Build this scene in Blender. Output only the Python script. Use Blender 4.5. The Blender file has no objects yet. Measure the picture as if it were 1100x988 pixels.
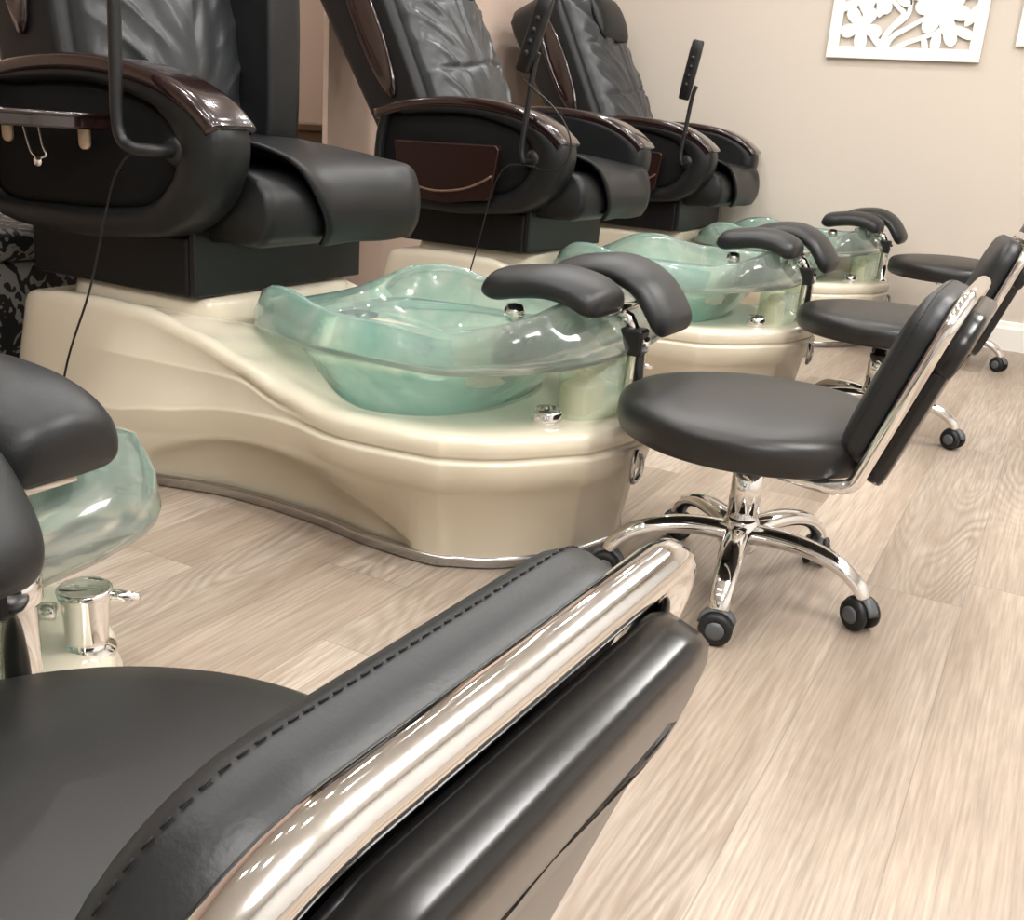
import bpy, bmesh, math, random
from math import sin, cos, pi, radians, hypot, atan2, exp
from mathutils import Vector, Matrix, noise

S = bpy.context.scene
COL = S.collection

# ------------------------------------------------------------------ helpers
def lin(h):
    h = h.lstrip('#')
    out = []
    for i in (0, 2, 4):
        c = int(h[i:i+2], 16) / 255
        out.append(c / 12.92 if c <= .04045 else ((c + .055) / 1.055) ** 2.4)
    return (*out, 1)

def smooth(a, b, x):
    if a == b: return 1.0 if x >= a else 0.0
    t = max(0, min(1, (x - a) / (b - a)))
    return t * t * (3 - 2 * t)

def interp(pts, x):
    if x <= pts[0][0]: return pts[0][1]
    for (x0, y0), (x1, y1) in zip(pts, pts[1:]):
        if x <= x1:
            t = (x - x0) / (x1 - x0); t = t * t * (3 - 2 * t) * .5 + t * .5
            return y0 + (y1 - y0) * t
    return pts[-1][1]

def lerp(a, b, t): return a + (b - a) * t

def catmull(P, n, closed=False):
    """resample control points with a Catmull-Rom spline, n samples per span"""
    P = [Vector(p) for p in P]; out = []
    m = len(P); spans = m if closed else m - 1
    for i in range(spans):
        if closed: p0, p1, p2, p3 = P[(i-1) % m], P[i], P[(i+1) % m], P[(i+2) % m]
        else: p0, p1, p2, p3 = P[max(i-1, 0)], P[i], P[i+1], P[min(i+2, m-1)]
        for k in range(n):
            t = k / n
            out.append(.5 * ((2*p1) + (p2-p0)*t + (2*p0-5*p1+4*p2-p3)*t*t + (3*p1-p0-3*p2+p3)*t**3))
    if not closed: out.append(P[-1])
    return out

def wloc(o):
    v = Vector(o.location)
    while o.parent: o = o.parent; v += Vector(o.location)
    return v

def mk(name, vf, mat, parent=None, bevel=0, seg=3, flat=False, sub=0, recalc=True):
    """vf = (verts, faces) in world coordinates; linked as one mesh object under its parent"""
    V, F = vf
    off = wloc(parent) if parent else Vector((0, 0, 0))
    me = bpy.data.meshes.new(name)
    me.from_pydata([tuple(Vector(v) - off) for v in V], [], F)
    if recalc:
        bm = bmesh.new(); bm.from_mesh(me)
        bmesh.ops.recalc_face_normals(bm, faces=bm.faces); bm.to_mesh(me); bm.free()
    me.materials.append(mat)
    if not flat: me.polygons.foreach_set('use_smooth', [True] * len(me.polygons))
    o = bpy.data.objects.new(name, me); COL.objects.link(o)
    if parent: o.parent = parent
    if bevel:
        b = o.modifiers.new('bevel', 'BEVEL'); b.width = bevel; b.segments = seg
        b.limit_method = 'ANGLE'; b.angle_limit = radians(35); b.harden_normals = not flat
    if sub:
        s = o.modifiers.new('sub', 'SUBSURF'); s.levels = sub; s.render_levels = sub
    return o

def tag(o, label=None, cat=None, group=None, kind=None):
    if label: o['label'] = label
    if cat: o['category'] = cat
    if group: o['group'] = group
    if kind: o['kind'] = kind
    return o

def empty(name, loc, label=None, cat=None, group=None):
    o = bpy.data.objects.new(name, None); COL.objects.link(o); o.location = loc
    o.empty_display_size = .1
    return tag(o, label, cat, group)

def dup(root, loc, rot=None, label=None):
    """copy of a thing together with its parts and their sub-parts"""
    r = root.copy(); COL.objects.link(r); r.location = loc
    if rot is not None: r.rotation_euler = (0, 0, rot)
    if label: r['label'] = label
    for ch in list(root.children):
        c = ch.copy(); COL.objects.link(c); c.parent = r
        for g in list(ch.children):
            d = g.copy(); COL.objects.link(d); d.parent = c
    return r

def join(*parts):
    V, F = [], []
    for v, f in parts:
        n = len(V); V += list(v); F += [tuple(i + n for i in q) for q in f]
    return V, F

def box(x0, x1, y0, y1, z0, z1):
    V = [(x, y, z) for x in (x0, x1) for y in (y0, y1) for z in (z0, z1)]
    F = [(0, 1, 3, 2), (4, 6, 7, 5), (0, 4, 5, 1), (2, 3, 7, 6), (0, 2, 6, 4), (1, 5, 7, 3)]
    return V, F

def loft(rings, cap0=True, cap1=True, closed=True):
    n = len(rings[0]); V = [tuple(p) for r in rings for p in r]; F = []
    m = n if closed else n - 1
    for i in range(len(rings) - 1):
        for j in range(m):
            k = (j + 1) % n
            F.append((i*n + j, i*n + k, (i+1)*n + k, (i+1)*n + j))
    for flag, base, src in ((cap0, 0, rings[0]), (cap1, (len(rings)-1)*n, rings[-1])):
        if flag:
            c = sum((Vector(p) for p in src), Vector()) / n
            V.append(tuple(c)); ci = len(V) - 1
            for j in range(m): F.append((base + j, base + (j+1) % n, ci))
    return V, F

def prism(poly, f, d0, d1):
    """polygon (list of 2D points) extruded; f(u, v, d) -> world"""
    n = len(poly)
    V = [f(u, v, d0) for u, v in poly] + [f(u, v, d1) for u, v in poly]
    F = [tuple(range(n)), tuple(range(2*n-1, n-1, -1))] + [(i, (i+1) % n, n + (i+1) % n, n + i) for i in range(n)]
    return V, F

def tube(P, r, n=12, closed=False, cap=True, flatten=None):
    """swept circle along points P; r is a number or list; flatten=(up, factor)"""
    P = [Vector(p) for p in P]; m = len(P)
    rr = r if isinstance(r, (list, tuple)) else [r] * m
    rings = []; up = None
    for i in range(m):
        if closed: t = P[(i+1) % m] - P[i-1]
        else: t = P[min(i+1, m-1)] - P[max(i-1, 0)]
        t.normalize()
        if up is None:
            a = Vector((0, 0, 1)) if abs(t.z) < .9 else Vector((1, 0, 0))
            up = (a - t * a.dot(t)).normalized()
        else:
            up = (up - t * up.dot(t)).normalized()
        s = t.cross(up)
        rings.append([P[i] + (up * cos(2*pi*k/n) * (flatten or 1) + s * sin(2*pi*k/n)) * rr[i] for k in range(n)])
    if closed: rings.append(rings[0]); cap = False
    return loft(rings, cap, cap)

def lathe(prof, c, n=32, ax=(0, 0, 1)):
    """prof: list of (radius, height) turned about axis ax at c"""
    ax = Vector(ax).normalized(); a = Vector((1, 0, 0)) if abs(ax.x) < .9 else Vector((0, 1, 0))
    u = (a - ax * a.dot(ax)).normalized(); w = ax.cross(u); c = Vector(c)
    rings = [[c + ax*h + (u*cos(2*pi*k/n) + w*sin(2*pi*k/n)) * max(r, 1e-4) for k in range(n)] for r, h in prof]
    return loft(rings, prof[0][0] > 1e-3, prof[-1][0] > 1e-3)

def rrect(w0, w1, h0, h1, r0, r1, n=6):
    """rounded rectangle outline in (w, h); r0 bottom corner radius, r1 top corner radius"""
    out = []
    for cx, cy, r, a in ((w1-r0, h0+r0, r0, -90), (w1-r1, h1-r1, r1, 0), (w0+r1, h1-r1, r1, 90), (w0+r0, h0+r0, r0, 180)):
        for k in range(n + 1):
            t = radians(a + 90*k/n); out.append((cx + r*cos(t), cy + r*sin(t)))
    return out

# ------------------------------------------------------------------ materials
def mat(name, col, rough=.5, metal=0, spec=.5, trans=0, ior=1.45, coat=0, coat_rough=.05, bump=0, bscale=200, bdist=.002, sss=0):
    m = bpy.data.materials.new(name); m.use_nodes = True
    nt = m.node_tree; b = nt.nodes['Principled BSDF']
    b.inputs['Base Color'].default_value = lin(col) if isinstance(col, str) else col
    b.inputs['Roughness'].default_value = rough; b.inputs['Metallic'].default_value = metal
    b.inputs['Specular IOR Level'].default_value = spec; b.inputs['IOR'].default_value = ior
    b.inputs['Transmission Weight'].default_value = trans
    b.inputs['Coat Weight'].default_value = coat; b.inputs['Coat Roughness'].default_value = coat_rough
    if bump:
        tc = nt.nodes.new('ShaderNodeTexCoord'); nz = nt.nodes.new('ShaderNodeTexNoise'); bp = nt.nodes.new('ShaderNodeBump')
        nz.inputs['Scale'].default_value = bscale; nz.inputs['Detail'].default_value = 3
        bp.inputs['Strength'].default_value = bump; bp.inputs['Distance'].default_value = bdist
        nt.links.new(tc.outputs['Object'], nz.inputs['Vector'])
        nt.links.new(nz.outputs['Fac'], bp.inputs['Height']); nt.links.new(bp.outputs['Normal'], b.inputs['Normal'])
    return m

M = {}
M['leather'] = mat('black_leather', '#1d1e1f', .42, spec=.5, bump=.25, bscale=260, bdist=.001)
M['chair_leather'] = mat('recliner_leather', '#131415', .42, spec=.4, bump=.2, bscale=160, bdist=.001)
M['back_leather'] = mat('soft_leather', '#303234', .33, spec=.6, bump=.25, bscale=120, bdist=.0015)
M['skirt'] = mat('black_vinyl', '#0b0b0c', .5, spec=.3)
M['panel'] = mat('black_fabric', '#0a0a0b', .75, spec=.25, bump=.2, bscale=400, bdist=.001)
M['seat_vinyl'] = mat('stool_vinyl', '#181716', .38, spec=.6, bump=.12, bscale=300, bdist=.0008)
M['pad_rear'] = mat('gloss_vinyl', '#171616', .24, spec=.55)
M['chrome'] = mat('chrome', (.86, .85, .84, 1), .06, metal=1)
M['steel'] = mat('brushed_steel', (.45, .44, .43, 1), .22, metal=1)
M['rubber'] = mat('black_rubber', '#161617', .5)
M['grey_plastic'] = mat('grey_plastic', '#55585b', .45)
M['black_plastic'] = mat('black_plastic', '#141415', .38)
M['wood'] = mat('dark_gloss_wood', '#1f0e0c', .18, spec=.6, coat=.8, coat_rough=.06)
M['tray_wood'] = mat('dark_red_wood', '#200f0c', .34, spec=.35)
M['gold'] = mat('brass_edge', '#7d6656', .3, metal=.5)
M['gelcoat'] = mat('cream_gelcoat', '#d6cdb9', .2, spec=.5, coat=.4, coat_rough=.08)
M['beige_plastic'] = mat('beige_plastic', '#cdb693', .3)
M['white_paint'] = mat('white_paint', '#f2efe8', .4)
M['ceiling'] = mat('ceiling_paint', '#f1f0ee', .8)
M['cabinet'] = mat('weathered_wood', '#6d5a49', .55, bump=.3, bscale=40)
M['thread'] = mat('black_thread', '#070707', .7)
M['ivory'] = mat('ivory_tab', '#cbb59b', .5)

def paint(name, col):
    m = mat(name, col, .75, spec=.25, bump=.08, bscale=180, bdist=.001)
    return m
M['wall_end'] = paint('beige_wall_paint', '#cfc4b7')
M['wall_left'] = paint('warm_lit_wall_paint', '#d3bdae')  # pink cast of warm light put into the colour of these walls
M['wall_other'] = paint('pale_wall_paint', '#d6d5d2')

# sea-green translucent resin
def resin():
    m = bpy.data.materials.new('sea_green_resin'); m.use_nodes = True
    nt = m.node_tree; N = nt.nodes; L = nt.links
    b = N['Principled BSDF']; out = N['Material Output']
    tc = N.new('ShaderNodeTexCoord'); nz = N.new('ShaderNodeTexNoise'); rp = N.new('ShaderNodeValToRGB')
    nz.inputs['Scale'].default_value = 8; nz.inputs['Detail'].default_value = 6; nz.inputs['Roughness'].default_value = .62
    nz.inputs['Distortion'].default_value = 1.4
    rp.color_ramp.elements[0].position = .34; rp.color_ramp.elements[0].color = lin('#b4ded2')
    rp.color_ramp.elements[1].position = .68; rp.color_ramp.elements[1].color = lin('#e4f4ec')
    L.new(tc.outputs['Object'], nz.inputs['Vector']); L.new(nz.outputs['Fac'], rp.inputs['Fac'])
    sx = N.new('ShaderNodeSeparateXYZ'); L.new(tc.outputs['Object'], sx.inputs[0])
    gr = N.new('ShaderNodeMapRange'); gr.interpolation_type = 'SMOOTHSTEP'; L.new(sx.outputs[0], gr.inputs[0])
    gr.inputs[1].default_value = .40; gr.inputs[2].default_value = .64
    mx = N.new('ShaderNodeMix'); mx.data_type = 'RGBA'; L.new(gr.outputs[0], mx.inputs[0]); L.new(rp.outputs['Color'], mx.inputs[6]); mx.inputs[7].default_value = lin('#eef7ee')
    L.new(mx.outputs[2], b.inputs['Base Color'])
    tr = N.new('ShaderNodeMapRange'); L.new(gr.outputs[0], tr.inputs[0]); tr.inputs[3].default_value = .76; tr.inputs[4].default_value = .92
    L.new(tr.outputs[0], b.inputs['Transmission Weight'])
    b.inputs['Roughness'].default_value = .12; b.inputs['IOR'].default_value = 1.3
    b.inputs['Specular IOR Level'].default_value = .6
    b.inputs['Coat Weight'].default_value = .5; b.inputs['Coat Roughness'].default_value = .03
    bp = N.new('ShaderNodeBump'); n2 = N.new('ShaderNodeTexNoise'); n2.inputs['Scale'].default_value = 14
    bp.inputs['Strength'].default_value = .25; bp.inputs['Distance'].default_value = .01
    L.new(tc.outputs['Object'], n2.inputs['Vector']); L.new(n2.outputs['Fac'], bp.inputs['Height'])
    L.new(bp.outputs['Normal'], b.inputs['Normal'])
    return m
M['resin'] = resin()
M['clear'] = bpy.data.materials.new('clear_resin'); M['clear'].use_nodes = True
_n = M['clear'].node_tree; _t = _n.nodes.new('ShaderNodeBsdfTransparent'); _m = _n.nodes.new('ShaderNodeMixShader')
_t.inputs[0].default_value = (.93, .97, .92, 1); _n.nodes['Principled BSDF'].inputs['Roughness'].default_value = .05
_n.nodes['Principled BSDF'].inputs['Base Color'].default_value = lin('#e6efe0'); _m.inputs[0].default_value = .22
_n.links.new(_t.outputs[0], _m.inputs[1]); _n.links.new(_n.nodes['Principled BSDF'].outputs[0], _m.inputs[2]); _n.links.new(_m.outputs[0], _n.nodes['Material Output'].inputs[0])

def floor_mat():
    m = bpy.data.materials.new('wood_plank_floor'); m.use_nodes = True
    nt = m.node_tree; N = nt.nodes; L = nt.links; b = N['Principled BSDF']
    def math_(op, a, c=None):
        n = N.new('ShaderNodeMath'); n.operation = op
        for i, v in enumerate((a, c)):
            if v is None: continue
            if isinstance(v, (int, float)): n.inputs[i].default_value = v
            else: L.new(v, n.inputs[i])
        return n.outputs[0]
    def mix(fac, a, c, mode='MIX'):
        n = N.new('ShaderNodeMix'); n.data_type = 'RGBA'; n.blend_type = mode
        for idx, v in ((0, fac), (6, a), (7, c)):
            if isinstance(v, (int, float)): n.inputs[idx].default_value = v
            elif isinstance(v, tuple): n.inputs[idx].default_value = v
            else: L.new(v, n.inputs[idx])
        return n.outputs[2]
    tc = N.new('ShaderNodeTexCoord'); sp = N.new('ShaderNodeSeparateXYZ'); L.new(tc.outputs['Object'], sp.inputs[0])
    x, y = sp.outputs[0], sp.outputs[1]
    W, LEN = .22, 1.5
    row = math_('FLOOR', math_('DIVIDE', math_('ADD', x, .27 + 22 * W), W))
    wn = N.new('ShaderNodeTexWhiteNoise'); wn.noise_dimensions = '1D'; L.new(row, wn.inputs['W'])
    yy = math_('ADD', math_('DIVIDE', y, LEN), math_('MULTIPLY', wn.outputs['Value'], 1.0))
    coln = math_('FLOOR', yy)
    cb = N.new('ShaderNodeCombineXYZ'); L.new(row, cb.inputs[0]); L.new(coln, cb.inputs[1])
    pr = N.new('ShaderNodeTexWhiteNoise'); pr.noise_dimensions = '3D'; L.new(cb.outputs[0], pr.inputs['Vector'])
    rnd = pr.outputs['Value']
    # seams
    fx = math_('FRACT', math_('DIVIDE', math_('ADD', x, .27 + 22 * W), W)); fy = math_('FRACT', yy)
    ex = math_('MULTIPLY', math_('MINIMUM', fx, math_('SUBTRACT', 1, fx)), W)
    ey = math_('MULTIPLY', math_('MINIMUM', fy, math_('SUBTRACT', 1, fy)), LEN)
    edge = math_('MINIMUM', ex, ey)
    seam = N.new('ShaderNodeMapRange'); L.new(edge, seam.inputs[0]); seam.inputs[1].default_value = .0004; seam.inputs[2].default_value = .0022
    seam.inputs[3].default_value = .72; seam.inputs[4].default_value = 1.0
    # grain coordinates, shifted per plank
    g = N.new('ShaderNodeCombineXYZ')
    L.new(math_('ADD', math_('MULTIPLY', x, 1.0), math_('MULTIPLY', rnd, 37)), g.inputs[0])
    L.new(math_('ADD', math_('MULTIPLY', y, .13), math_('MULTIPLY', rnd, 11)), g.inputs[1])
    # broad cathedral figure: rings of a stretched noise field
    fig = N.new('ShaderNodeTexNoise'); fig.inputs['Scale'].default_value = 4.2; fig.inputs['Detail'].default_value = 2.0
    fig.inputs['Distortion'].default_value = .3
    L.new(g.outputs[0], fig.inputs['Vector'])
    ring = math_('ABSOLUTE', math_('SINE', math_('MULTIPLY', fig.outputs['Fac'], 95)))
    ring0 = math_('POWER', ring, 1.6)
    msk = N.new('ShaderNodeTexNoise'); msk.inputs['Scale'].default_value = 2.2; msk.inputs['Detail'].default_value = 1
    L.new(g.outputs[0], msk.inputs['Vector'])
    mr = N.new('ShaderNodeMapRange'); L.new(msk.outputs['Fac'], mr.inputs[0]); mr.inputs[1].default_value = .50; mr.inputs[2].default_value = .66
    mr.inputs[3].default_value = .16; mr.inputs[4].default_value = 1.0
    ringp = math_('MULTIPLY', ring0, mr.outputs[0])
    # fine fibres
    g2 = N.new('ShaderNodeVectorMath'); g2.operation = 'MULTIPLY'; L.new(g.outputs[0], g2.inputs[0]); g2.inputs[1].default_value = (1.5, .36, 1)
    fib = N.new('ShaderNodeTexNoise'); fib.inputs['Scale'].default_value = 90; fib.inputs['Detail'].default_value = 4; fib.inputs['Roughness'].default_value = .65
    L.new(g2.outputs[0], fib.inputs['Vector'])
    br = N.new('ShaderNodeTexNoise'); br.inputs['Scale'].default_value = 3.2; br.inputs['Detail'].default_value = 3
    L.new(g.outputs[0], br.inputs['Vector'])
    rp = N.new('ShaderNodeValToRGB'); L.new(br.outputs['Fac'], rp.inputs['Fac'])
    rp.color_ramp.elements[0].position = .36; rp.color_ramp.elements[0].color = lin('#8c7a69')
    rp.color_ramp.elements[1].position = .62; rp.color_ramp.elements[1].color = lin('#b6a696')
    c = mix(math_('MULTIPLY', ringp, .48), rp.outputs['Color'], lin('#c9bfb3'))
    fr = N.new('ShaderNodeMapRange'); L.new(fib.outputs['Fac'], fr.inputs[0]); fr.inputs[1].default_value = .35; fr.inputs[2].default_value = .65
    fr.inputs[3].default_value = .0; fr.inputs[4].default_value = .62
    c = mix(fr.outputs[0], c, lin('#76695d'))
    tint = N.new('ShaderNodeMapRange'); L.new(rnd, tint.inputs[0]); tint.inputs[3].default_value = .87; tint.inputs[4].default_value = 1.10
    hs = N.new('ShaderNodeHueSaturation'); L.new(c, hs.inputs['Color']); L.new(math_('MULTIPLY', tint.outputs[0], seam.outputs[0]), hs.inputs['Value'])
    L.new(hs.outputs['Color'], b.inputs['Base Color'])
    b.inputs['Roughness'].default_value = .42; b.inputs['Specular IOR Level'].default_value = .4
    bp = N.new('ShaderNodeBump'); bp.inputs['Strength'].default_value = .15; bp.inputs['Distance'].default_value = .002
    L.new(math_('MULTIPLY', seam.outputs[0], 1), bp.inputs['Height']); L.new(bp.outputs['Normal'], b.inputs['Normal'])
    return m
M['floor'] = floor_mat()

def damask():
    m = bpy.data.materials.new('damask_fabric'); m.use_nodes = True
    nt = m.node_tree; N = nt.nodes; L = nt.links; b = N['Principled BSDF']
    tc = N.new('ShaderNodeTexCoord'); n = N.new('ShaderNodeTexNoise'); n.inputs['Scale'].default_value = 13; n.inputs['Detail'].default_value = 1
    n.inputs['Distortion'].default_value = 2.2
    rp = N.new('ShaderNodeValToRGB'); rp.color_ramp.interpolation = 'CONSTANT'
    rp.color_ramp.elements[0].color = lin('#0e0e10'); rp.color_ramp.elements[1].position = .52; rp.color_ramp.elements[1].color = lin('#7b7876')
    L.new(tc.outputs['Object'], n.inputs['Vector']); L.new(n.outputs['Fac'], rp.inputs['Fac']); L.new(rp.outputs['Color'], b.inputs['Base Color'])
    b.inputs['Roughness'].default_value = .6
    return m
M['damask'] = damask()

def emit(name, col, st):
    m = bpy.data.materials.new(name); m.use_nodes = True; b = m.node_tree.nodes['Principled BSDF']
    b.inputs['Base Color'].default_value = (1, 1, 1, 1); b.inputs['Emission Color'].default_value = col; b.inputs['Emission Strength'].default_value = st
    return m

# ------------------------------------------------------------------ room
WY = 6.36          # end wall
WX = -3.22         # wall behind the chairs
RX = 2.6; RY = -2.6; CZ = 2.9; LX = -4.9
def struct(name, vf, m, **k):
    return tag(mk(name, vf, m, flat=True, **k), kind='structure')
struct('floor', box(LX-.2, RX+.2, RY-.2, WY+.2, -.1, 0), M['floor'])
struct('ceiling', box(LX-.2, RX+.2, RY-.2, WY+.2, CZ, CZ+.1), M['ceiling'])
struct('wall_end', box(LX-.15, RX+.2, WY, WY+.15, 0, CZ), M['wall_end'])
struct('wall_left', box(WX-.03, WX, 4.08, WY, 0, CZ), M['wall_left'])
struct('wall_recess', box(LX-.15, LX, RY-.2, WY, 0, CZ), M['wall_left'])
struct('wall_right', box(RX, RX+.15, RY-.2, WY, 0, CZ), M['wall_other'])
struct('wall_rear', box(LX, RX, RY-.15, RY, 0, CZ), M['wall_other'])
def baseboard(name, x0, x1):
    prof = [(0, 0), (.022, 0), (.022, .12), (.016, .135), (.012, .155), (0, .16)]
    return struct(name, prism(prof, lambda u, v, d: (d, WY - u, v), x0, x1), M['white_paint'])
baseboard('baseboard_end', WX, RX)

# cabinet standing in the recess
cab = empty('cabinet', (-4.15, 4.75, 0), 'weathered brown wooden cabinet in the recess behind the chairs', 'cabinet')
mk('body', box(-4.4, -3.92, 4.32, 5.20, 0, .89), M['cabinet'], cab, bevel=.006)
mk('top', box(-4.42, -3.89, 4.30, 5.22, .89, .93), M['cabinet'], cab, bevel=.008)
for y0, y1 in ((4.36, 4.75), (4.77, 5.16)):
    d = mk('door', box(-3.92, -3.90, y0, y1, .08, .80), M['cabinet'], cab, bevel=.005)
    mk('knob', lathe([(.0, 0), (.012, .002), (.016, .014), (.010, .022), (0, .024)], (-3.90, y1-.05 if y0 < 4.5 else y0+.05, .5), 12, (1, 0, 0)), M['steel'], d)

# damask covered ottoman behind the nearest tub
ot = empty('ottoman', (-2.95, 2.05, 0), 'black and grey damask patterned ottoman behind the nearest whole tub', 'ottoman')
mk('body', box(-3.18, -2.78, 1.75, 2.36, .04, .50), M['damask'], ot, bevel=.03)
mk('cushion', box(-3.19, -2.77, 1.74, 2.37, .50, .60), M['damask'], ot, bevel=.04)
for sx in (-3.13, -2.83):
    for sy in (1.8, 2.31):
        mk('foot', lathe([(.02, 0), (.025, .04)], (sx, sy, 0), 12), M['black_plastic'], ot)

# fretwork wall panels
def fret(x0, w, z0, h, label, grp):
    YF = WY - .004; T = .028
    root = empty('fretwork_panel', (x0 + w/2, YF, z0), label, 'wall panel', grp)
    f = lambda u, v, d: (u, d, v)
    bw = .062
    P = [prism([(x0, z0), (x0+w, z0), (x0+w-bw, z0+bw), (x0+bw, z0+bw)], f, YF-T, YF),
         prism([(x0+w, z0), (x0+w, z0+h), (x0+w-bw, z0+h-bw), (x0+w-bw, z0+bw)], f, YF-T, YF),
         prism([(x0+w, z0+h), (x0, z0+h), (x0+bw, z0+h-bw), (x0+w-bw, z0+h-bw)], f, YF-T, YF),
         prism([(x0, z0+h), (x0, z0), (x0+bw, z0+bw), (x0+bw, z0+h-bw)], f, YF-T, YF)]
    mk('frame', join(*P), M['white_paint'], root, bevel=.002, seg=2, flat=True)
    E = []
    rnd = random.Random(3)
    def to(u, v):      # sketch units -> wall
        s = (u - (35 + (305 - v) * .13)) / 825; t = (305 + (u - 35) * .042 - v) / 305 * .30
        return s * w, t
    def put(poly, d):
        for flip in (0, 1):
            pts = []
            for u, v in poly:
                a, b = to(u, v)
                if flip: a, b = w - a, h - b
                pts.append((x0 + min(max(a, .02), w-.02), z0 + min(max(b, .02), h-.02)))
            E.append(prism(pts, f, YF - d, YF - .006))
    def petal(cx, cy, ang, ln, wd, d=.018):
        poly = []
        for k in range(14):
            t = 2*pi*k/14; r = ln * (.5 + .5*cos(t)); q = wd * sin(t) * (.75 + .25*cos(t))
            poly.append((cx + r*cos(ang) - q*sin(ang), cy + r*sin(ang) + q*cos(ang)))
        put(poly, d)
    def stroke(pts, wd, d=.016):
        P_ = catmull([(a, b, 0) for a, b in pts], 6)
        L_, R_ = [], []
        for i, p in enumerate(P_):
            t = (P_[min(i+1, len(P_)-1)] - P_[max(i-1, 0)]).normalized()
            ww = wd * (1 - .35 * i / len(P_))
            L_.append((p.x - t.y*ww, p.y + t.x*ww)); R_.append((p.x + t.y*ww, p.y - t.x*ww))
        put(L_ + R_[::-1], d)
    for k in range(5): petal(228, 145, radians(20 + 72*k), 118, 46, .018 + .0006*k)
    petal(250, 90, radians(-95), 130, 50, .0175); petal(320, 100, radians(-75), 120, 40, .0172)
    petal(275, 190, radians(40), 100, 26, .017)
    stroke([(345, 275), (352, 210), (400, 145), (452, 85), (425, 50), (360, -20)], 17)
    stroke([(365, 250), (400, 198), (480, 155), (590, 95)], 16, .0165)
    stroke([(400, 150), (480, 80), (480, -20)], 15, .0155)
    stroke([(385, 275), (470, 235), (600, 195), (660, 170)], 14, .0158)
    for k in range(6): petal(655, 70, radians(10 + 60*k), 145, 52, .018 + .0005*k)
    petal(680, 130, radians(75), 130, 44, .0176); petal(690, 150, radians(25), 150, 34, .0174)
    petal(770, 155, radians(-50), 150, 40, .0178); petal(640, 160, radians(100), 120, 36, .0172)
    petal(560, 190, radians(80), 90, 22, .0168); petal(720, 20, radians(-20), 170, 30, .0169)
    petal(560, 10, radians(200), 80, 30, .017)
    mk('fretwork', join(*E), M['white_paint'], root, flat=True, recalc=True)
    return root
fret(-1.452, .813, 1.498, .62, 'white carved flower fretwork panel on beige wall, seen nearly whole', None)
fret(-.478, .813, 1.585, .62, 'white fretwork panel mostly cut off at the upper right edge', None)

# ------------------------------------------------------------------ pedicure tub
YC = 2.30
def mirror_closed(half):
    a = [Vector((x, -abs(y), 0)) for x, y in half]; b = [Vector((x, abs(y)*(1 - .22*smooth(-1.75, -1.2, x)), 0)) for x, y in half[1:-1]][::-1]
    return a + b
TOP = [(-2.59, 0), (-2.59, .30), (-2.55, .40), (-2.38, .43), (-2.08, .43), (-1.80, .425), (-1.58, .445), (-1.40, .478), (-1.17, .466), (-1.11, .448), (-1.00, .39), (-.888, .26), (-.856, .20), (-.815, 0)]
BOT = [(-2.74, 0), (-2.74, .30), (-2.69, .395), (-2.44, .42), (-2.10, .41), (-1.84, .355), (-1.55, .36), (-1.37, .39), (-1.19, .395), (-1.13, .372), (-1.04, .315), (-.942, .19), (-.918, .14), (-.885, 0)]
SPN = 9
top = catmull(mirror_closed(TOP), SPN, True); bot = catmull(mirror_closed(BOT), SPN, True)
NU = len(top)
ZT = [(-2.60, .46), (-2.5, .475), (-2.39, .487), (-2.25, .492), (-2.07, .487), (-1.91, .452), (-1.76, .406), (-1.61, .358), (-1.47, .336), (-1.2, .336), (-.95, .345), (-.8, .345)]
R2 = [(-2.7, .13), (-2.5, .15), (-2.18, .194), (-2.04, .221), (-1.75, .268), (-1.6, .280), (-1.38, .272), (-1.145, .276), (-.93, .285), (-.8, .285)]
OC = (-1.42, 0)
def opening(ang, s=1.0):
    a, b, e = (.235 if cos(ang) > 0 else .275)*s, .350*s, 2.3
    c, q = cos(ang), sin(ang)
    r = (abs(c/a)**e + abs(q/b)**e) ** (-1/e)
    return Vector((OC[0] + r*c, r*q, 0))
def arch_z(x):
    t = (x + 2.12) / .92
    if t <= 0 or t >= 1: return .030
    return .030 + .145 * (sin(pi * t ** .92)) ** .8
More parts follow.
